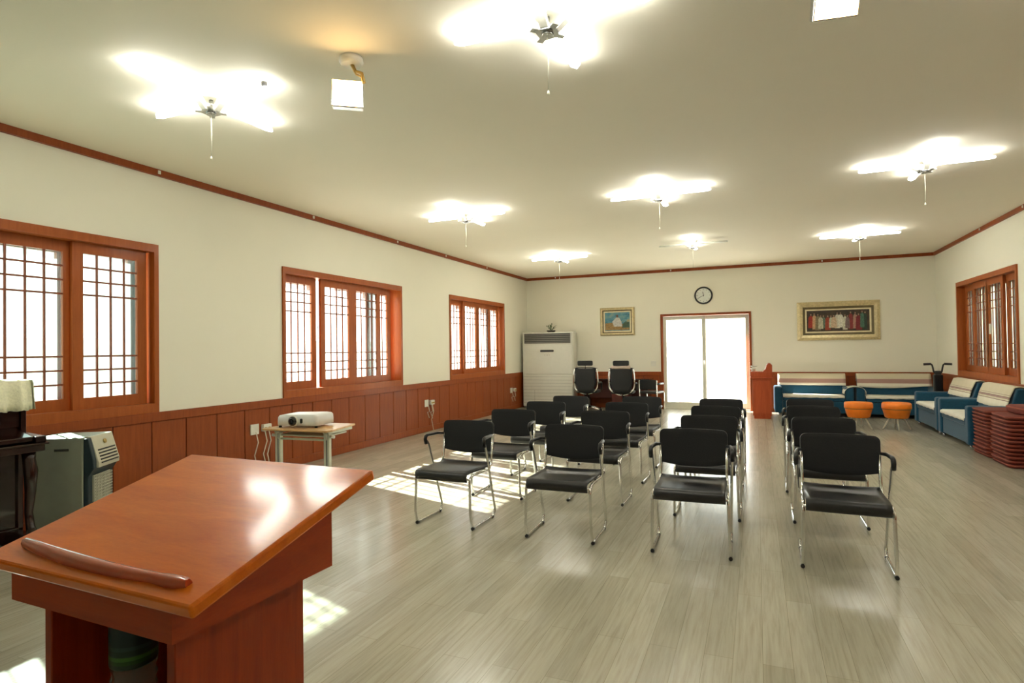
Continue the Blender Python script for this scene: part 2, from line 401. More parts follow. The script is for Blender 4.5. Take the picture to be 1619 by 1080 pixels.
# ------------------------------------------------------------------ stacking armchairs
def arm_chair():
    r = empty('stacking_armchair')
    for s in (-1, 1):
        X = s*.255
        path = [(s*.235, .455, .70), (s*.235, .425, .47), (s*.238, .38, .415), (s*.243, .06, .425), (s*.245, .0, .40), (s*.252, -.005, .09), (X, .03, .014),
                (X, .40, .014), (s*.258, .44, .06), (s*.272, .235, .63), (s*.276, .20, .665)]
        sf = MB().tube(path, .0105, 8, round_=.04); sf = sf.build('side_frame', M['chrome'], r)
        MB().tube([(s*.278, .21, .628), (s*.277, .197, .668), (s*.276, .203, .690), (s*.275, .225, .699), (s*.262, .36, .700), (s*.24, .43, .69)], [.0145, .0155, .0155, .015, .014, .011], 8).build('armrest', M['blackplastic'], r)
        for y in (.03, .39):
            MB().tube([(X, y-.014, .013), (X, y+.014, .013)], .013, 8).build('glider', M['blackplastic'], sf)
    MB().tube([(-.245, .0, .404), (.245, .0, .404)], .009, 8).build('front_rail', M['chrome'], r)
    MB().tube([(-.24, .37, .41), (.24, .37, .41)], .009, 8).build('rear_rail', M['chrome'], r)
    # seat: flat top, creased waterfall front
    P = []
    prof = [(-.012, .386), (-.026, .392), (-.032, .412), (-.030, .430), (-.018, .444), (.0, .447), (.05, .444), (.15, .440), (.26, .436), (.36, .436), (.41, .448), (.42, .458)]
    for i in range(13):
        x = -.232+.464*i/12; e = (abs(x)/.232)**3
        P.append([(x, y, z+e*.007*(1 if y > .02 else .2)) for y, z in prof])
    MB().grid(P).build('seat', M['blackseat'], r, solid=.018)
    # backrest with rounded upper corners and arched lower edge
    P = []; rr = .035; HW = .243
    xs = [-HW+rr*(1-math.cos(PI/2*k/5)) for k in range(6)]; xs = xs+[-HW+rr+(2*HW-2*rr)*k/12 for k in range(1, 12)]+[-v for v in reversed(xs)]
    for x in xs:
        u = abs(x)/HW; d = max(0, abs(x)-(HW-rr))
        zt = .806-.006*u*u-(rr-math.sqrt(max(0, rr*rr-d*d)))
        zb = .528+.030*u*u+(.012-math.sqrt(max(0, .012**2-max(0, abs(x)-HW+.012)**2)))
        cy = .437+.02*(1-u*u)
        P.append([(x, cy+.03*(zb+(zt-zb)*k/8-.52)/.28, zb+(zt-zb)*k/8) for k in range(9)])
    MB().grid(P).build('backrest', M['blackfab'], r, solid=.026, bevel=.005)
    return r
chair0 = arm_chair()
colx = {'A': -2.345, 'B': -1.372, 'C': -.438, 'D': .50}
coln = {'A': 'column nearest the left windows', 'B': 'second column from the left windows', 'C': 'column left of the centre aisle', 'D': 'column right of the aisle, nearest the sofas'}
rown = ['front-row', 'second-row', 'third-row', 'back-row']
rowy = {'A': [4.10, 5.08, 6.02, 6.88], 'B': [4.09, 5.19, 6.13, 6.98], 'C': [4.10, 5.04, 5.95, 6.86], 'D': [4.13, 5.15, 6.20, 7.02]}
rotz = {'A': [-.01, .0, -.03, -.05], 'B': [.015, 0, -.02, -.04], 'C': [.035, 0, -.02, -.03], 'D': [-.03, 0, -.03, -.04]}
xoff = {'A': [0, .02, .03, .06], 'B': [0, -.02, -.01, .0], 'C': [0, .03, .02, .02], 'D': [0, .01, -.0, .03]}
first = True
for k in 'ABCD':
    for i in range(4):
        o = chair0 if first else copy_tree(chair0); first = False
        o.location = (colx[k]+xoff[k][i], rowy[k][i], 0); o.rotation_euler.z = rotz[k][i]
        tag(o, 'black %s chair with chrome sled legs, %s' % (rown[i], coln[k]), 'chair', 'black stacking armchairs set out in rows')

# ------------------------------------------------------------------ lectern
LX, LY, LR = -1.119, .649, -.022
lec = tag(empty('lectern', (LX, LY, 0), LR), 'tall reddish brown wooden lectern with a sloping top in the foreground', 'lectern')
TI = .265
tm = T(0, 0, 1.027, TI)
MB().box(-.30, .30, 0, .476, -.024, 0, tm).build('top_board', M['lecttop'], lec, bevel=.005, seg=2)
# apron: closed wedge box under the top
def zt(y): return 1.027+y*math.tan(TI)-.026
ap = MB(); aw, a0, a1, az = .232, .02, .398, .946
ap.prism([(a0, az), (a1, az), (a1, zt(a1)), (a0, zt(a0))], aw-.018, aw, 'x').prism([(a0, az), (a1, az), (a1, zt(a1)), (a0, zt(a0))], -aw, -aw+.018, 'x')
ap.box(-aw+.018, aw-.018, a0, a0+.018, az, zt(a0)).box(-aw+.018, aw-.018, a1-.018, a1, az, zt(a1)-.006)
ap.box(-aw+.018, aw-.018, a0+.018, a1-.018, az+.002, az+.014)
ap.build('apron', M['lectside_h'], lec)
by0, by1, bw = .055, .355, .190
for s, nm in ((-1, 'side_panel'), (1, 'side_panel')):
    xa, xb = sorted((s*bw, s*(bw-.022)))
    MB().box(xa, xb, by0, by1, .03, az).build(nm, M['lectside'], lec, bevel=.002, seg=1)
MB().box(-bw+.022, bw-.022, by1-.016, by1, .03, az).build('back_panel', M['lectside'], lec)
for z in (.60,): MB().box(-bw+.022, bw-.022, by0+.03, by1-.016, z, z+.018).build('shelf', M['lectside_h'], lec)
MB().box(-bw-.04, bw+.04, by0-.04, by1+.04, 0, .03).build('base_board', M['lectside_h'], lec, bevel=.004)
# shaped page stop lying on the slope
P = []
n = 28
for i in range(n+1):
    t_ = i/n; x = -.246+.492*t_
    w = .011+.005*math.sin(PI*min(1, t_*1.2))
    if t_ > .86: w *= 1+.35*math.sin((t_-.86)/.14*PI)
    if t_ > .965: w *= .6
    if t_ < .03: w *= .8
    yc = .042-.010*math.sin(PI*t_)+.012*(1-t_)
    hh = .014*(1-.2*t_)
    P.append([(x, yc-w, 0), (x, yc-w*1.02, hh*.5), (x, yc-w*.5, hh), (x, yc+w*.5, hh*.9), (x, yc+w*1.0, hh*.3), (x, yc+w, 0)])
mb = MB(); mb.grid(P, True, tm)
mb.add([tuple(p) for p in P[0]], [(0, 1, 2, 3, 4, 5)], tm); mb.add([tuple(p) for p in P[-1]], [(5, 4, 3, 2, 1, 0)], tm)
tag(mb.build('page_stop', M['maroon'], lec), 'dark red glossy shaped page stop')
# water bottle on the shelf
bt = tag(empty('water_bottle', (LX-.060, LY+.150, .618), LR), 'large clear plastic water bottle with green label inside the lectern', 'bottle')
mt, nt, b_ = nodes('clear_bottle_plastic'); b_.inputs['Transmission Weight'].default_value = .9; b_.inputs['Roughness'].default_value = .06; b_.inputs['IOR'].default_value = 1.3; b_.inputs['Base Color'].default_value = (.75, .86, .84, 1); M['bottleglass'] = mt
prof = [(.026, 0), (.040, .006)]
for k in range(7): prof += [(.042, .015+k*.023), (.038, .026+k*.023)]
prof += [(.042, .178), (.042, .27), (.036, .288), (.022, .302), (.014, .31), (.013, .316)]
MB().lathe(prof, 24).build('bottle_body', M['bottleglass'], bt)
mt, nt, b_ = nodes('bottle_label'); g = nt.nodes.new('ShaderNodeSeparateXYZ'); nt.links.new(coords(nt), g.inputs[0])
nt.links.new(ramp(nt, g.outputs[2], [(0, sc((30, 60, 40))), (.190, sc((34, 78, 30))), (.199, sc((64, 116, 52))), (.206, sc((26, 60, 50))), (.218, sc((44, 76, 70))), (.226, sc((24, 54, 56)))], 'CONSTANT'), b_.inputs['Base Color']); b_.inputs['Roughness'].default_value = .35
MB().lathe([(.0424, .182), (.0430, .185), (.0430, .266), (.0424, .268)], 24).build('label_sleeve', mt, bt)
MB().lathe([(.015, .306), (.015, .322), (.012, .324)], 16).build('cap', M['green'], bt)

# ------------------------------------------------------------------ projector table and projector
dk = tag(empty('school_desk', (-4.00, 4.50, 0), .10), 'small light wood desk with pale metal legs holding the projector', 'desk')
MB().prism([(-.40, -.25), (.33, -.27), (.345, -.2), (.29, .27), (-.34, .27), (-.41, -.2)], .682, .70, 'z').build('desk_top', M['desktop'], dk, bevel=.004)
for s in (-1, 1):
    x = s*.27
    MB().box(x-.03, x-.008, -.19, -.15, .06, .66).box(x+.008, x+.03, -.19, -.15, .06, .66).box(x-.03, x+.03, -.20, .2, .655, .682).build('leg', M['deskleg'], dk, bevel=.003, seg=1)
    MB().box(x-.008, x+.008, -.185, -.155, .12, .6).build('leg_slot', M['acgrey'], dk)
    MB().tube([(x, -.26, .016), (x, .24, .016)], .016, 8).box(x-.02, x+.02, -.19, -.15, .02, .07).build('foot', M['deskleg'], dk)
    MB().tube([(x+s*.035, -.17, .63), (x+s*.075, -.17, .63)], .014, 8).build('knob', M['plate'], dk)
MB().box(-.26, .26, -.18, .16, .625, .64).build('book_tray', M['deskleg'], dk)
MB().tube([(-.27, -.175, .60), (.27, -.175, .60)], .011, 8).build('crossbar', M['deskleg'], dk)
pj = tag(empty('projector', (-4.10, 4.50, .70), .16), 'white video projector on the small desk, lens facing the room front', 'projector')
P = rrect(-.215, .215, -.16, .17, .03)
pb = MB()
lv = [(.020, .97), (.024, 1.0), (.07, 1.0), (.10, .985), (.116, .93), (.122, .80)]
rows = [[(x*s, y*s, z+(.006 if z > .07 and x > -.1 else 0)) for z, s in lv] for x, y in P]
pb.grid(rows, True, None, True); n = len(P)
pb.add([r_[-1] for r_ in rows], [tuple(range(n))]); pb.add([r_[0] for r_ in rows], [tuple(range(n))[::-1]])
pb.build('housing', M['projector'], pj)
MB().lathe([(.050, 0), (.054, .012), (.050, .022), (.045, .020)], 24, T(-.03, -.155, .066, PI/2)).build('lens_ring', M['plate'], pj)
MB().lathe([(.044, 0), (.044, .024), (.030, .028), (.005, .030)], 24, T(-.03, -.158, .066, PI/2)).build('lens', M['lens'], pj)
MB().prism(rrect(.045, .07, .045, .09, .01), -.168, -.155, 'y').build('sensor_window', M['lens'], pj)
MB().box(.10, .20, -.163, -.157, .03, .034).box(.10, .20, -.163, -.157, .042, .046).box(.10, .20, -.163, -.157, .054, .058).build('vent', M['plate'], pj)
for x, y in ((-.2, -.12), (.19, -.12), (0, .13)): MB().lathe([(.014, 0), (.014, .02)], 12, T(x, y, 0)).build('foot', M['darkgap'], pj)

# ------------------------------------------------------------------ upright piano (end towards the camera's view) with lace cover
PY0, PY1, PX = 1.08, 2.59, XL+.05
pn = tag(empty('upright_piano', (PX, (PY0+PY1)/2, 0)), 'dark mahogany upright piano against the left wall under the window', 'piano')
hw = (PY1-PY0)/2
b = MB()
for s in (-1, 1):
    ya, yb = sorted((s*hw, s*(hw-.035)))
    b.prism([(0, .06), (.30, .06), (.30, .80), (.34, .84), (.34, 1.20), (0, 1.20)], ya, yb, 'y')
    b.build('side_panel', M['piano'], pn, bevel=.004); b = MB()
MB().box(0, .02, -hw+.03, hw-.03, .06, 1.20).build('back_board', M['piano'], pn)
MB().box(.26, .28, -hw+.03, hw-.03, .16, .76).build('lower_panel', M['piano'], pn, bevel=.004)
MB().box(.30, .325, -hw+.03, hw-.03, .90, 1.20).build('upper_panel', M['piano'], pn, bevel=.004)
MB().box(-.01, .37, -hw-.015, hw+.005, 1.20, 1.23).build('lid', M['piano'], pn, bevel=.006)
MB().box(.02, .57, -hw+.0, hw-.0, .735, .785).build('keybed', M['piano'], pn, bevel=.006)
MB().box(.02, .60, -hw-.012, hw+.012, .785, .80).prism([(.28, .80), (.585, .80), (.585, .845), (.28, .865)], hw-.07, hw, 'y').prism([(.28, .80), (.585, .80), (.585, .845), (.28, .865)], -hw, -hw+.07, 'y').build('key_cheeks', M['piano'], pn, bevel=.006)
MB().prism([(.30, .81), (.56, .81), (.56, .845), (.34, .90), (.30, .90)], -hw+.07, hw-.07, 'y').build('fallboard', M['piano'], pn, bevel=.006)
MB().box(.0, .30, -hw, hw, .0, .16).build('plinth', M['piano'], pn, bevel=.006)
for s in (-1, 1):
    y = s*(hw-.07)
    MB().box(.28, .62, y-.045, y+.045, .04, .15).build('toe_block', M['piano'], pn, bevel=.015)
    MB().tube([(.50, y, .74), (.505, y, .68), (.525, y, .60), (.52, y, .45), (.50, y, .30), (.52, y, .20), (.545, y, .15)], [.045, .04, .045, .035, .026, .028, .036], 10).build('leg', M['piano'], pn)
    MB().lathe([(.03, 0), (.03, .04)], 10, T(.58, y, 0)).build('caster', M['brass'], pn)
b = MB(); P = []
nn = 90
for i in range(nn+1):
    u = i/nn; y = -hw-.03+(2*hw+.045)*u; w = math.sin(u*nn*.9)*.012+math.sin(u*nn*2.3)*.005
    P.append([(-.02, y, 1.238), (.15, y, 1.248), (.34, y, 1.247), (.372+w*.2, y, 1.235), (.385+w*.8, y, 1.16), (.395+w, y, 1.08), (.40+w*1.6, y, 1.025+.004*math.sin(u*140))])
b.grid(P)
for s in (-1, 1):
    P = []
    for i in range(25):
        u = i/24; x = -.02+.41*u; w = math.sin(u*24*.9)*.010
        P.append([(x, s*(hw+.010), 1.246), (x, s*(hw+.018+w*.3), 1.22), (x, s*(hw+.02+w*.6), 1.13), (x+.01*u, s*(hw+.022+w), 1.03)])
    b.grid(P)
tag(b.build('lace_piano_cover', M['lace'], solid=.004, loc=(PX, (PY0+PY1)/2, 0)), 'cream ruffled lace cover draped over the top of the piano', 'cover')

# ------------------------------------------------------------------ gas heater cabinet between piano and wall
ht = tag(empty('gas_heater', (-4.92, 2.89, 0), math.radians(31)), 'silver grey cabinet gas heater with navy front beside the piano', 'heater')
# local +x is the heater's front
MB().prism(rrect(-.22, .14, -.175, .175, .015), .03, .80, 'z').build('cabinet', M['heater'], ht, bevel=.008)
MB().prism([(.14, .03), (.172, .03), (.172, .50), (.21, .56), (.21, .62), (.172, .79), (.14, .79)], -.175, .175, 'y').build('front_surround', M['navy'], ht, bevel=.006)
MB().prism([(.172, .80), (.228, .60), (.228, .56), (.14, .56), (.14, .80)], -.135, .165, 'y').build('upper_panel', M['heaterpale'], ht, bevel=.006)
b = MB()
for k in range(5):
    z = .595+k*.024; x = .2292-(z-.60)/.2*.056
    b.box(x-.006, x+.003, -.10, .14, z-.005, z+.005)
b.build('louvre_slots', M['darkgap'], ht)
MB().lathe([(.018, 0), (.016, .012)], 14, T(.186, .02, .745, 0, PI/2-.27)).build('dial', M['brass'], ht)
b = MB().box(.168, .184, -.12, .12, .30, .50)
for k in range(9): b.tube([(.194, -.12, .31+k*.0225), (.194, .12, .31+k*.0225)], .003, 6)
for k in range(13): b.tube([(.190, -.12+k*.02, .30), (.190, -.12+k*.02, .50)], .002, 5)
b.build('burner_grille', M['heaterpale'], ht)
MB().box(.14, .21, -.17, .17, .10, .16).build('lower_lip', M['navy'], ht, bevel=.01)
MB().box(-.06, .04, -.178, -.172, .700, .718).build('handle_slot', M['darkgap'], ht)
for x in (-.17, .12):
    for y in (-.13, .13): MB().lathe([(.02, 0), (.02, .035)], 10, T(x, y, 0)).build('caster', M['darkgap'], ht)

# ------------------------------------------------------------------ floor standing air conditioner and its plant
AX0, AX1, AY = -5.30, -4.03, 13.30
ac = tag(empty('air_conditioner', ((AX0+AX1)/2, AY, 0), .05), 'tall white floor-standing air conditioner in the far left corner', 'air conditioner')
w = (AX1-AX0)/2
MB().prism(rrect(-w, w, 0, .42, .03), .04, 1.83, 'z').build('cabinet', M['acwhite'], ac, bevel=.008)
MB().box(-w+.02, w-.02, -.02, .03, .06, .80).build('intake_panel', M['acwhite'], ac, bevel=.006)
b = MB()
for k in range(9): b.box(-w+.03, w-.03, -.0225, -.018, .13+k*.078, .134+k*.078)
b.box(-w*.52, -w*.515, -.0225, -.018, .13, .44)
b.build('intake_lines', M['acgrey'], ac)
MB().box(-w+.02, w-.02, -.018, .03, .82, 1.54).build('front_panel', M['acwhite'], ac, bevel=.008)
MB().box(-w+.06, w-.06, -.012, .03, 1.565, 1.80).build('outlet_recess', M['darkgap'], ac)
b = MB()
for k in range(5): b.box(-w+.06, w-.06, -.026, -.006, 1.575+k*.045, 1.602+k*.045, None)
b.build('outlet_louvres', M['acgrey'], ac)
MB().prism(rrect(-.24, .24, 1.335, 1.425, .03), -.026, -.012, 'y').build('control_panel', M['greywhite'], ac)
MB().prism(rrect(-.17, .17, 1.355, 1.405, .015), -.03, -.02, 'y').build('display', M['darkgap'], ac)
for x in (-.06, 0, .06): MB().lathe([(.012, 0), (.01, .008)], 10, T(x, -.018, 1.28, PI/2)).build('button', M['steel'], ac)
MB().box(-w+.02, w-.02, .02, .40, 0, .04).build('plinth', M['acgrey'], ac)
pt = tag(empty('small_plant', (-4.60, 13.42, 1.83)), 'tiny sprig of a plant in a dark dish on top of the air conditioner', 'plant')
MB().lathe([(.07, 0), (.10, .02), (.11, .045), (.10, .05)], 14).build('dish', M['potgrey'], pt)
b = MB()
for k in range(16):
    a = random.uniform(0, 2*PI); l = random.uniform(.08, .2); e = random.uniform(.5, 1.4)
    tip = Vector((math.cos(a)*math.cos(e)*l, math.sin(a)*math.cos(e)*l, .05+math.sin(e)*l))
    b.tube([(0, 0, .04), tip*.6+Vector((0, 0, .02)), tip], [.004, .004, .002], 5)
    d = Vector((-math.sin(a), math.cos(a), 0))*.018
    b.add([tip-d, tip+Vector((0, 0, .03)), tip+d, tip-Vector((0, 0, .02))], [(0, 1, 2, 3)])
b.build('leaves', M['green'], pt)

# ------------------------------------------------------------------ back desk, mesh office chairs
bd = tag(empty('office_desk', (-2.95, 13.5, 0)), 'dark red brown desk against the back wall behind the office chairs', 'desk')
MB().box(-.85, .72, -.28, .28, .69, .715).build('desk_top', M['piano'], bd, bevel=.004)
for x in (-.80, .64): MB().box(x, x+.03, -.25, .26, 0, .69).build('side_panel', M['piano'], bd)
MB().box(-.77, .64, .1, .12, .25, .69).build('modesty_panel', plain('dark_red_panel', (84, 30, 20), .4), bd)
MB().box(-.15, .25, -.25, .1, .12, .66).build('drawer_unit', plain('dark_red_drawers', (92, 36, 26), .35), bd, bevel=.01)
def office_chair():
    r = empty('office_chair')      # backrest towards -y
    for s in (-1, 1):
        MB().tube([(s*.24, -.03, 1.0), (s*.265, -.04, .86), (s*.275, -.05, .66), (s*.25, -.04, .53), (s*.13, 0, .44), (s*.02, .06, .41)], .017, 8, round_=.06).build('back_frame', M['chrome'], r)
        MB().tube([(s*.27, -.02, .66), (s*.29, .1, .67), (s*.29, .25, .66), (s*.27, .28, .5)], .018, 8, round_=.04).build('armrest', M['blackplastic'], r)
    P = [[(x*(.235+.0*z), -.05-.03*(1-x*x)+.0, z) for z in (.47, .55, .65, .75, .85, .95, .99)] for x in (-1, -.75, -.5, -.25, 0, .25, .5, .75, 1)]
    P = [[(p[0]*(1 if p[2] > .58 else .78), p[1], p[2]) for p in row] for row in P]
    MB().grid(P).build('mesh_back', M['blackfab'], r, solid=.014)
    MB().tube([(0, -.05, .97), (0, -.05, 1.08)], .012, 8).build('headrest_stem', M['steel'], r)
    MB().prism(rrect(-.17, .17, 1.045, 1.155, .03), -.09, -.035, 'y').build('headrest', M['blackfab'], r, bevel=.012)
    MB().tube([(-.26, -.035, .985), (-.12, -.06, 1.01), (.12, -.06, 1.01), (.26, -.035, .985)], .010, 8).build('top_bar', M['blackplastic'], r)
    MB().prism(rrect(-.24, .24, -.03, .44, .08), .44, .50, 'z').build('seat', M['blackfab'], r, bevel=.015)
    MB().lathe([(.03, .12), (.03, .30), (.022, .30), (.022, .44)], 12, T(0, .2, 0)).build('gas_lift', M['blackplastic'], r)
    for k in range(5):
        a = 2*PI*k/5-.5; e = Vector((math.cos(a)*.30, .2+math.sin(a)*.30, .075))
        MB().tube([(0, .2, .13), e], [.024, .016], 8).build('base_arm', M['chrome'], r)
        MB().lathe([(.02, -.012), (.03, -.012), (.03, .012), (.02, .012)], 12, T(e.x, e.y, .030, PI/2, 0, a)).build('caster', M['blackplastic'], r)
    return r
oc = office_chair(); oc.location = (-3.50, 12.55, 0); tag(oc, 'black mesh office chair with headrest, left one beside the air conditioner', 'office chair', 'office chairs at the back desk')
o2 = copy_tree(oc); o2.location = (-2.68, 12.42, 0); o2.rotation_euler.z = .06; tag(o2, 'black mesh office chair with headrest, right one nearer the door', 'office chair', 'office chairs at the back desk')
jk = MB().grid([[(x, -.085, .985), (x, -.11, 1.02+.01*math.sin(x*20)), (x, -.07, 1.045), (x, -.03, 1.02)] for x in [-.2+.4*i/10 for i in range(11)]]).build('folded_towel', plain('pinkish_cloth', (196, 176, 166), .85), solid=.012, loc=(-2.68, 12.42, 0), rz=.06)
tag(jk, 'pale cloth laid along the top bar of the right office chair', 'cloth')
fc = tag(empty('visitor_chair', (-2.13, 12.93, 0), -.25), 'black seat chair with chrome legs at the right end of the back desk', 'chair')
for s in (-1, 1):
    MB().tube([(s*.2, -.2, 0), (s*.2, -.2, .72)], .013, 8).build('rear_leg', M['chrome'], fc)
    MB().tube([(s*.2, .2, 0), (s*.2, .18, .44)], .013, 8).build('front_leg', M['chrome'], fc)
    MB().tube([(s*.2, -.2, .64), (s*.2, .15, .64)], .02, 8).build('armrest', M['blackplastic'], fc)
MB().prism(rrect(-.2, .2, -.2, .22, .05), .43, .475, 'z').build('seat', M['blackseat'], fc, bevel=.012)
MB().prism(rrect(-.19, .19, .52, .73, .03), -.205, -.18, 'y').build('backrest', M['blackfab'], fc, bevel=.008)

# ------------------------------------------------------------------ wooden podium by the door
po = tag(empty('wooden_podium', (.08, 12.42, 0)), 'narrow reddish wooden podium cabinet right of the door', 'podium')
MB().box(-.17, .17, 0, .38, .06, .79).build('cabinet', M['podium'], po, bevel=.004)
MB().box(-.15, .15, .01, .37, 0, .06).build('plinth', M['podium'], po)
MB().box(-.15, .15, -.008, .0, .10, .74).build('front_panel', M['podium'], po, bevel=.004)
MB().box(-.21, .20, -.03, .42, .79, .81).build('ledge', M['podium'], po, bevel=.004)
MB().box(-.20, .19, -.02, .41, .81, .92).build('top_box', M['podium'], po, bevel=.004)
MB().prism([(.03, .92), (.19, .92), (.19, 1.05), (.16, 1.085), (.12, 1.085), (.09, 1.05), (.07, .97), (.03, .94)], -.01, .40, 'y').build('raised_end', M['podium'], po, bevel=.003)
fl = tag(empty('flower_cup', (-.07, 12.5, .92)), 'small white cup of flowers on top of the wooden podium', 'flowers')
MB().lathe([(.03, 0), (.045, .05), (.05, .07)], 14).build('cup', M['plate'], fl)
b = MB()
for k in range(9):
    a = k*2.4; rr = .012+.006*k; p = Vector((math.cos(a)*rr, math.sin(a)*rr, .085+.006*(k % 3)))
    b.lathe([(.004, 0), (.016, .01), (.014, .025), (.004, .03)], 8, T(p.x, p.y, p.z))
b.build('blossoms', M['clockwhite'], fl)

# ------------------------------------------------------------------ sofas and their throws
def throw_mat(name, axis, stops):
    mt, nt, b = nodes(name); g = nt.nodes.new('ShaderNodeSeparateXYZ'); nt.links.new(coords(nt), g.inputs[0])
    nt.links.new(ramp(nt, g.outputs[axis], stops, 'CONSTANT'), b.inputs['Base Color']); b.inputs['Roughness'].default_value = .9; b.inputs['Sheen Weight'].default_value = .2
    return mt
CR, MV, WH, BR = sc((214, 204, 176)), sc((170, 134, 124)), sc((232, 226, 208)), sc((120, 86, 78))
M['throw'] = throw_mat('throw_cream_mauve', 2, [(0, WH), (.648, MV), (.732, CR)])
M['throw2'] = throw_mat('throw_cream_lines', 2, [(0, WH), (.640, BR), (.648, CR), (.668, BR), (.674, MV), (.69, BR), (.696, CR), (.716, BR), (.722, CR)])
M['seatcloth'] = plain('white_seat_cloth', (226, 222, 208), .9)
def sofa():    # front towards -y, width 1.42, origin floor centre front
    r = empty('two_seat_sofa')
    for s in (-1, 1):
        xa, xb = sorted((s*.71, s*.56))
        MB().box(xa, xb, 0, .66, .06, .585).build('arm', M['sofablue'], r, bevel=.03, seg=3)
        for y in (.06, .58): MB().lathe([(.02, 0), (.02, .06)], 10, T(s*.62, y, 0)).build('foot', M['steel'], r)
    MB().box(-.555, .555, .03, .50, .07, .30).build('base', M['sofablue'], r, bevel=.01)
    MB().box(-.555, .555, .01, .50, .30, .415).build('seat_cushion', M['sofablue'], r, bevel=.025, seg=3)
    MB().prism([(.44, .38), (.66, .10), (.66, .80), (.62, .82), (.56, .81), (.50, .60)], -.62, .62, 'x').build('backrest', M['sofablue'], r, bevel=.02, seg=3)
    return r
def back_throw(w, drop=.60, sag=0., mat='throw', side=0.):
    b = MB(); P = []
    n = 24
    for i in range(n+1):
        u = i/n; x = -w/2+w*u; s_ = sag*math.sin(PI*u*1.3)*.5; rip = .004*math.sin(u*37)
        P.append([(x, .685, .68), (x, .682, .80), (x, .65, .834), (x, .61, .838), (x, .548, .826), (x, .525+rip, .77), (x, .497+rip, .70), (x, .474+rip*1.5, (.66+drop)/2-s_*.5), (x, .458+rip*2, drop-s_)])
    b.grid(P); return b
S0 = sofa()
sofas = [((1.03, 13.10, 0), 0, 'teal blue sofa against the back wall, nearest the door'),
         ((2.49, 13.10, 0), 0, 'teal blue sofa against the back wall, nearest the corner'),
         ((2.57, 11.655, 0), -PI/2, 'teal blue sofa along the right wall, nearest the corner'),
         ((2.57, 10.20, 0), -PI/2, 'teal blue sofa along the right wall, beside the cushion stacks')]
for i, (l, rz, lb) in enumerate(sofas):
    o = S0 if i == 0 else copy_tree(S0); o.location = l; o.rotation_euler.z = rz; tag(o, lb, 'sofa', 'teal blue sofas around the lounge corner')
th = [(1.26, .60, 0, 'throw', 'cream and mauve striped throw over the back of the sofa nearest the door', .0),
      (1.26, .58, .05, 'throw', 'sagging cream and mauve throw over the back of the sofa in the corner', .03),
      (1.10, .56, .0, 'throw2', 'cream throw with thin brown lines over the right wall sofa nearest the corner', -.06),
      (1.16, .55, .03, 'throw2', 'cream throw with thin brown lines on the sofa beside the cushion stacks', .0)]
for (w_, dp, sg, mt_, lb, dx), (l, rz, _) in zip(th, sofas):
    o = back_throw(w_, dp, sg).build('sofa_throw', M[mt_], solid=.008, loc=l, rz=rz)
    tag(o, lb, 'throw', 'striped throws on the sofa backs')
sl = ['white cloth over the seat of the sofa nearest the door', 'white cloth over the seat of the back wall sofa in the corner',
      'white patterned cloth on the seat of the right wall sofa nearest the corner', 'white cloth on the seat of the sofa beside the cushion stacks']
for k, (l, rz, _) in enumerate(sofas):
    P = [[(x, .50, .422), (x, .2, .424), (x, .03, .423), (x, .002, .412), (x, -.004, .375+.004*math.sin(x*30))] for x in [-.55+1.1*i/20 for i in range(21)]]
    o = MB().grid(P).build('seat_cloth', M['seatcloth'], solid=.006, loc=l, rz=rz); tag(o, sl[k], 'cloth', 'white cloths on the sofa seats')
# cloth draped over the two touching sofa arms
P = []
for i in range(13):
    a = PI*i/12; P.append([(-.185*math.cos(a)*(1 if abs(math.cos(a)) < .9 else 1.02), y, .40+.205*max(0, math.sin(a))**.45 if 0 < i < 12 else .46) for y in (-.012, .12, .3)])
tag(MB().grid(P).build('arm_cloth', M['seatcloth'], solid=.01, loc=(1.76, 13.1, 0)), 'white cloth draped over the touching arms of the back wall sofas', 'cloth')

# ------------------------------------------------------------------ orange stools
def stool():
    r = empty('tub_stool')
    MB().lathe([(.06, .185), (.155, .19), (.17, .20), (.205, .335), (.208, .345)], 28).build('tub', M['orange'], r)
    MB().lathe([(.211, .345), (.216, .36), (.215, .425), (.20, .445), (.10, .452), (.005, .453)], 28).build('seat_pad', M['orange'], r)
    MB().lathe([(.213, .338), (.213, .346)], 28).build('seam', M['golddark'], r)
    for k in range(4):
        a = PI/4+k*PI/2+.35
        MB().tube([(math.cos(a)*.10, math.sin(a)*.10, .19), (math.cos(a)*.20, math.sin(a)*.20, .0)], [.013, .010], 8).build('leg', M['stoolleg'], r)
    return r
st = stool()
for k, (x, y, lb) in enumerate([(1.58, 11.45, 'orange vinyl tub stool, the middle of the three'), (2.14, 11.50, 'orange vinyl tub stool nearest the right wall sofas'), (.98, 11.55, 'orange vinyl stool mostly hidden behind the black chairs')]):
    o = st if k == 0 else copy_tree(st); o.location = (x, y, 0); o.rotation_euler.z = k*.4; tag(o, lb, 'stool', 'orange tub stools in front of the sofas')

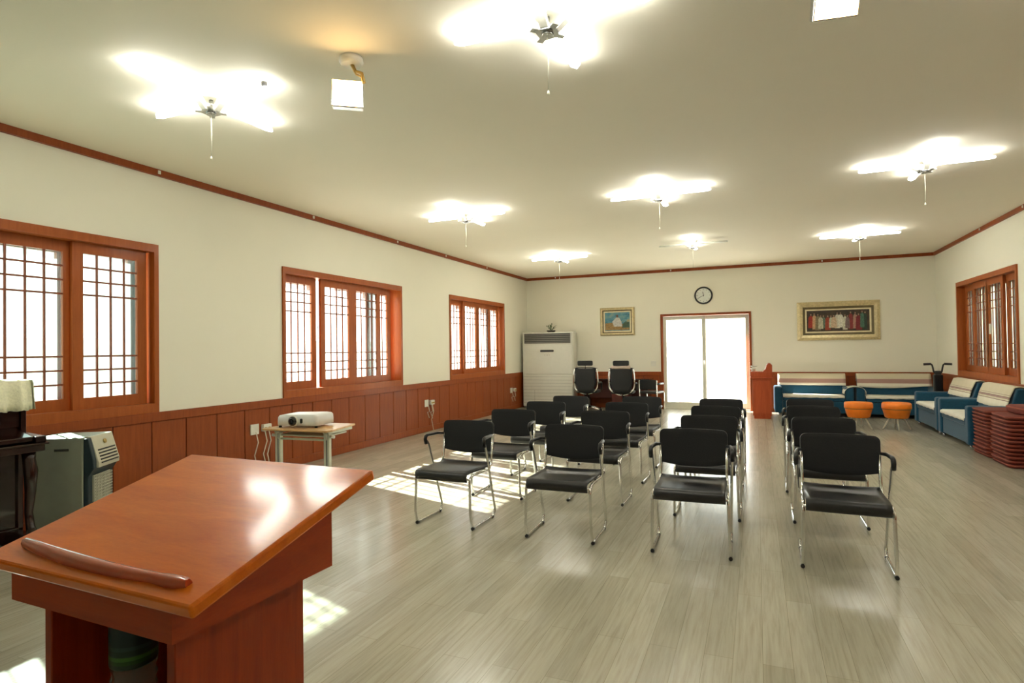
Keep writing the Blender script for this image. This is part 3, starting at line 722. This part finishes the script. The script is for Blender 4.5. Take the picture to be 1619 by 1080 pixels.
# ------------------------------------------------------------------ stacked floor cushions
def cushion():
    b = MB(); P = rrect(-.285, .285, -.285, .285, .07, 4); n = len(P)
    lv = [(0.002, .93), (.008, .98), (.021, 1.0), (.034, .98), (.040, .93), (.044, .6)]
    rows = [[(x*s, y*s, z) for z, s in lv] for x, y in P]
    b.grid(rows, True, None, True); b.add([q[-1] for q in rows], [tuple(range(n))]); b.add([q[0] for q in rows], [tuple(range(n))[::-1]])
    r = b.build('floor_cushion', M['cushion'])
    MB().tube([(x*1.0, y*1.0, .030) for x, y in P], .0045, 5, closed=True).build('piping', M['piping'], r)
    return r
cu = cushion(); nth = ['bottom', 'second', 'third', 'fourth', 'fifth', 'sixth', 'seventh', 'eighth', 'ninth', 'tenth', 'eleventh', 'twelfth', 'top']
first = True
for (cx, cy, where) in ((2.885, 9.17, 'stack beside the sofa'), (2.885, 8.54, 'stack nearest the camera')):
    for k in range(13):
        o = cu if first else copy_tree(cu); first = False
        o.location = (cx+random.uniform(-.012, .012), cy+random.uniform(-.012, .012), k*.0455); o.rotation_euler.z = random.uniform(-.03, .03)
        lb = ('dark red floor cushion at the %s of the %s' if k in (0, 12) else 'dark red floor cushion, %s from the floor in the %s') % (nth[k], where)
        if k == 12 and cy < 9: lb = 'dark red floor cushion under the loose thick one on the stack nearest the camera'
        tag(o, lb, 'cushion', 'stacked dark red floor cushions')
o = copy_tree(cu); o.location = (3.02, 8.56, 13*.0455); o.rotation_euler.z = .04; o.scale = (.92, .92, 2.3); tag(o, 'thicker dark red cushion lying shifted on top of the nearest stack', 'cushion', 'stacked dark red floor cushions')

# ------------------------------------------------------------------ exercise bike in the corner
bk = tag(empty('exercise_bike', (3.03, 12.78, 0)), 'black exercise bike with curved handlebar in the far right corner', 'exercise bike')
MB().prism(rrect(-.07, .07, -.05, .05, .02), .06, .86, 'z').build('front_post', M['blackplastic'], bk, bevel=.01)
MB().tube([(-.20, 0, 1.05), (-.09, 0, 1.055), (-.075, 0, 1.0), (-.06, 0, .90), (0, 0, .86), (.06, 0, .90), (.075, 0, 1.0), (.09, 0, 1.055), (.2, 0, 1.05)], .014, 8, round_=.03).build('handlebar', M['blackplastic'], bk)
for s in (-1, 1): MB().tube([(s*.10, 0, 1.055), (s*.215, 0, 1.05)], .021, 8).build('grip', M['blackseat'], bk)
MB().box(-.05, .05, -.03, .03, .84, .93).build('console', M['darkgap'], bk, bevel=.01)
MB().box(-.15, .15, -.03, .03, 0, .05).build('base_bar', M['blackplastic'], bk, bevel=.01)
MB().lathe([(.12, -.03), (.15, -.02), (.15, .02), (.12, .03)], 20, T(0, .09, .25, PI/2)).build('flywheel', M['blackplastic'], bk)

# ------------------------------------------------------------------ wall things
ck = tag(empty('wall_clock', (-1.09, YB, 2.59)), 'round black-rimmed wall clock with white face above the door', 'clock')
MB().lathe([(.165, 0), (.195, .0), (.20, .02), (.19, .04), (.165, .035), (.165, 0)], 40, T(0, 0, 0, PI/2), False).build('rim', M['blackplastic'], ck)
MB().lathe([(.168, 0), (.168, .02)], 40, T(0, 0, 0, PI/2)).build('face', M['clockwhite'], ck)
b = MB()
for k in range(12): b.box(-.004, .004, -.0225, -.019, .125, .15, T(0, 0, 0, 0, k*PI/6))
b.build('hour_marks', M['acgrey'], ck)
MB().box(-.006, .006, -.027, -.023, -.02, .085, T(0, 0, 0, 0, math.radians(-10))).build('hour_hand', M['blackplastic'], ck)
MB().box(-.004, .004, -.031, -.027, -.02, .13, T(0, 0, 0, 0, math.radians(-118))).build('minute_hand', M['blackplastic'], ck)

def ring(b, w0, h0, w1, h1, y0, y1):
    # frame moulding between outer half size (w0,h0) at depth y0 and inner (w1,h1) at y1
    o_ = [(-w0, y0, -h0), (w0, y0, -h0), (w0, y0, h0), (-w0, y0, h0)]; i_ = [(-w1, y1, -h1), (w1, y1, -h1), (w1, y1, h1), (-w1, y1, h1)]
    b.add(o_+i_, [(k, (k+1) % 4, 4+(k+1) % 4, 4+k) for k in range(4)]); return b
def picture(name, x, z, w, h, fr, label, canvas, ln, parts):
    r = tag(empty(name, (x, YB, z)), label, 'picture')
    b = MB(); ring(b, w, h, w, h, 0, -.03); ring(b, w, h, w-fr*.35, h-fr*.35, -.03, -.055); ring(b, w-fr*.35, h-fr*.35, w-fr*.7, h-fr*.7, -.055, -.045)
    b.build('frame', M['gold'], r)
    b = MB(); ring(b, w-fr*.7, h-fr*.7, w-fr, h-fr, -.045, -.03); b.build('inner_moulding', M['golddark'], r)
    b = MB(); ring(b, w-fr, h-fr, w-fr-ln, h-fr-ln, -.032, -.022); b.build('liner', M['liner'], r)
    MB().box(-w+fr, w-fr, -.021, -.004, -h+fr, h-fr).build('canvas', canvas, r)
    for nm, mb, mt in parts: mb.build(nm, mt, r)
    return r
# small picture: blue-green landscape with a pale seated shape
mt, nt, b_ = nodes('painted_blue_landscape'); v = coords(nt, (3, 3, 5)); f = noise(nt, v, 2, 4, .6)
nt.links.new(ramp(nt, f, [(.3, sc((40, 70, 80))), (.45, sc((70, 130, 150))), (.58, sc((110, 150, 150))), (.72, sc((176, 150, 100)))]), b_.inputs['Base Color'])
blob = lambda cx, cz, rx, rz_, y, n=14: MB().add([(cx+rx*math.cos(2*PI*k/n), y, cz+rz_*math.sin(2*PI*k/n)) for k in range(n)], [tuple(range(n))])
figs = [('painted_meadow', MB().add([(-.29, -.0215, -.20), (.29, -.0215, -.20), (.29, -.0215, -.10), (.1, -.0215, -.05), (-.1, -.0215, -.02), (-.29, -.0215, -.04)], [(0, 1, 2, 3, 4, 5)]), plain('paint_ochre', (150, 120, 70), .6, 0, .3, 0, 30)),
        ('painted_figure', MB().add([(-.08, -.022, -.12), (.12, -.022, -.12), (.10, -.022, 0), (.05, -.022, .09), (-.02, -.022, .10), (-.12, -.022, .0)], [(0, 1, 2, 3, 4, 5)]), plain('paint_pale', (196, 196, 190), .6, 0, .2, 0, 30)),
        ('painted_head', blob(.0, .13, .026, .034, -.0225), plain('paint_umber', (110, 80, 60), .6)),
        ('painted_shrubs', MB().add([(.12, -.0222, -.15), (.29, -.0222, -.15), (.29, -.0222, -.02), (.2, -.0222, .0), (.14, -.0222, -.05)], [(0, 1, 2, 3, 4)]), plain('paint_green', (60, 84, 66), .6, 0, .3, 0, 30))]
picture('framed_painting', -3.065, 2.06, .415, .335, .085, 'small framed painting in blue tones on the back wall above the office chairs', mt, .03, figs)
# wide picture: a row of robed people on a dark ground
mt, nt, b_ = nodes('painted_dark_ground'); f = noise(nt, coords(nt, (3, 3, 3)), 3, 4, .6)
nt.links.new(ramp(nt, f, [(.3, sc((34, 28, 18))), (.7, sc((72, 54, 34)))]), b_.inputs['Base Color'])
figs = []; rnd = random.Random(5)
cols = [(150, 40, 24), (190, 150, 110), (120, 110, 80), (180, 176, 150), (90, 110, 90), (150, 60, 36), (176, 184, 160), (196, 170, 140), (200, 196, 176), (214, 212, 196), (200, 198, 176), (120, 100, 96), (130, 44, 44), (170, 130, 110), (120, 30, 36), (70, 110, 90), (40, 60, 50)]
for k, c in enumerate(cols):
    cx = -.50+1.0*k/(len(cols)-1)+rnd.uniform(-.012, .012); top = .06+rnd.uniform(0, .07)+(.03 if k > 11 else 0); w = rnd.uniform(.034, .05); y = -.0215-.0003*(k % 4)
    base = -.17+rnd.uniform(-.03, .03)
    figs.append(('painted_person', MB().add([(cx-w*1.1, y, base), (cx+w*1.1, y, base), (cx+w*1.05, y, base+.12), (cx+w*.9, y, top-.03), (cx+w*.4, y, top), (cx-w*.4, y, top), (cx-w*.9, y, top-.03), (cx-w*1.05, y, base+.1)], [tuple(range(8))]), plain('paint_robe', c, .6, 0, .35, 0, 60)))
    figs.append(('painted_head', blob(cx, top+.024, .014, .02, y-.0001, 8), plain('paint_face', (150, 120, 96), .6, 0, .2)))
picture('wide_framed_painting', 1.565, 1.935, .76, .405, .155, 'wide gilt-framed painting of a robed group on the back wall above the sofas', mt, .03, figs)

def socket(x, y, z, n, dbl, label, cordlen):
    r = tag(empty('wall_socket', (XL+.018, y, z)), label, 'socket', 'white wall sockets on the left wainscot')
    MB().box(0, .012, -.06, .06, -.06, .06).build('face_plate', M['plate'], r, bevel=.003)
    MB().box(0, .045, .10, .22, -.035, .045).build('adapter_box', M['plate'], r, bevel=.005)
    for k, dy in enumerate((.125, .18)): MB().lathe([(.014, 0), (.014, .02)], 10, T(.045, dy, .0, 0, PI/2)).build('plug', M['brass'], r)
    for k, (dy, l) in enumerate(cordlen):
        MB().tube([(.03, dy, -.03), (.05, dy+.01, -.15), (.02, dy-.015, -l*.6), (.03, dy+.03, -l)], .006, 6).build('power_cord', M['cord'], r)
    return r
socket(0, 5.06, .54, 0, 1, 'white wall socket with plugs behind the projector desk', [(-.0, .50), (.13, .50), (.19, .52)])
socket(0, 8.86, .50, 0, 1, 'white wall socket with dangling cords between the second and third windows', [(.02, .26), (.13, .28), (.16, .49)])
socket(0, 12.70, .46, 0, 1, 'white wall socket with cords in the corner beside the air conditioner', [(.0, .26), (.15, .26)])
o = MB().box(-.06, .06, -.012, 0, -.06, .06).build('light_switch', M['plate'], bevel=.003, loc=(-2.23, YB, 1.05)); tag(o, 'small white light switch on the back wall left of the door', 'switch')

# ------------------------------------------------------------------ ceiling lights
def ceiling_light(lit):
    r = empty('fluorescent_light')
    MB().lathe([(.07, 0), (.075, .02), (.07, .035)], 20, T(0, 0, H-.035)).build('ceiling_rose', M['plate'], r)
    MB().tube([(0, 0, H-.03), (0, 0, 3.13)], .014, 8).build('stem', M['steel'], r)
    b = MB().box(-.055, .055, -.055, .055, 3.105, 3.115)
    for k in range(4): b.box(.05, .10, -.018, .018, 3.106, 3.114, T(0, 0, 0, 0, 0, k*PI/2+PI/4))
    b.lathe([(.03, 3.09), (.034, 3.105)], 16); b.build('hub_plate', M['steel'], r)
    for k in range(4):
        m4 = T(0, 0, 0, 0, 0, k*PI/2)
        MB().prism([(.04, 3.112), (.06, 3.112), (.115, 3.155), (.115, 3.195), (.09, 3.195), (.04, 3.13)], -.022, .022, 'y', m4).build('lamp_holder', M['plate'], r)
        b = MB().tube([(.10, -.019, 3.175), (.52, -.019, 3.175), (.55, 0, 3.175), (.52, .019, 3.175), (.10, .019, 3.175)], .0135, 8, m4)
        b.build('tube', M['tube'] if lit[k] else M['tubeoff'], r)
    MB().tube([(.0, 0, 3.09), (.003, 0, 2.95), (0, 0, 2.80)], .0035, 6).lathe([(.004, 2.775), (.008, 2.782), (.004, 2.80)], 8).build('pull_cord', M['cord'], r)
    return r
L0 = ceiling_light((1, 1, 1, 1))
xn = {-3.49: 'left row', -1.0: 'middle row', 1.545: 'right row'}
yn = {2.93: 'nearest the camera', 6.80: 'halfway down the room', 10.72: 'nearest the back wall'}
LP = [(x, y) for x in (-3.49, -1.0, 1.545) for y in (2.93, 6.80, 10.72)]  # right-row light nearest the camera is unseen, added by symmetry for its light
first = True
for x, y in LP:
    if (x, y) == (-1.0, 10.72): continue
    o = L0 if first else copy_tree(L0); first = False
    o.location = (x, y, 0)
    tag(o, 'cross-shaped lit fluorescent ceiling light, %s, %s' % (xn[x], yn[y]), 'ceiling light', 'cross-shaped fluorescent ceiling lights')
o = ceiling_light((0, 1, 0, 1)); o.location = (-.97, 10.3, 0)
tag(o, 'cross-shaped ceiling light with only two tubes lit, above the far end of the aisle', 'ceiling light', 'cross-shaped fluorescent ceiling lights')

# flood lamps on swivel brackets
def flood(name, x, y, z, face_rz, tilt, label, size=.115):
    r = tag(empty(name, (x, y, z)), label, 'flood lamp', 'warm flood lamps on the ceiling')
    m4 = T(0, 0, 0, tilt, 0, face_rz)
    MB().prism([(-size, -size*.86), (size, -size*.86), (size, size*.86), (-size, size*.86)], 0, .07, 'y', m4).build('lamp_housing', M['steel'], r, bevel=.006)
    MB().box(-size*.93, size*.93, -.006, 0, -size*.79, size*.79, m4).build('lamp_glass', M['flood'], r)
    zc = H-z
    MB().lathe([(.06, 0), (.075, .02), (.07, .045)], 16, T(0, .04, zc-.045)).build('ceiling_mount', M['plate'], r)
    MB().tube([(0, .04, zc-.03), (.03, .04, zc-.09), (.07, .05, .13), (.085, .05, .07)], .012, 8).tube([(-.0, .04, zc-.04), (.05, .02, zc-.12), (.08, .03, .10)], .005, 6).build('bracket', M['brass'], r)
    return r
flood('flood_lamp', -2.27, 2.87, 2.995, .62, .10, 'glowing square flood lamp hanging from the ceiling on the left side', .094)
flood('flood_lamp', .345, 2.82, 2.90, .15, .5, 'glowing flood lamp at the top edge of the view, right of centre', .09)
o = MB().lathe([(.004, 0), (.02, .02), (.02, .045)], 10).build('ceiling_hook', M['darkgap'], loc=(-3.0, 2.93, H-.045)); tag(o, 'tiny dark hook in the ceiling beside the left row light', 'hook')
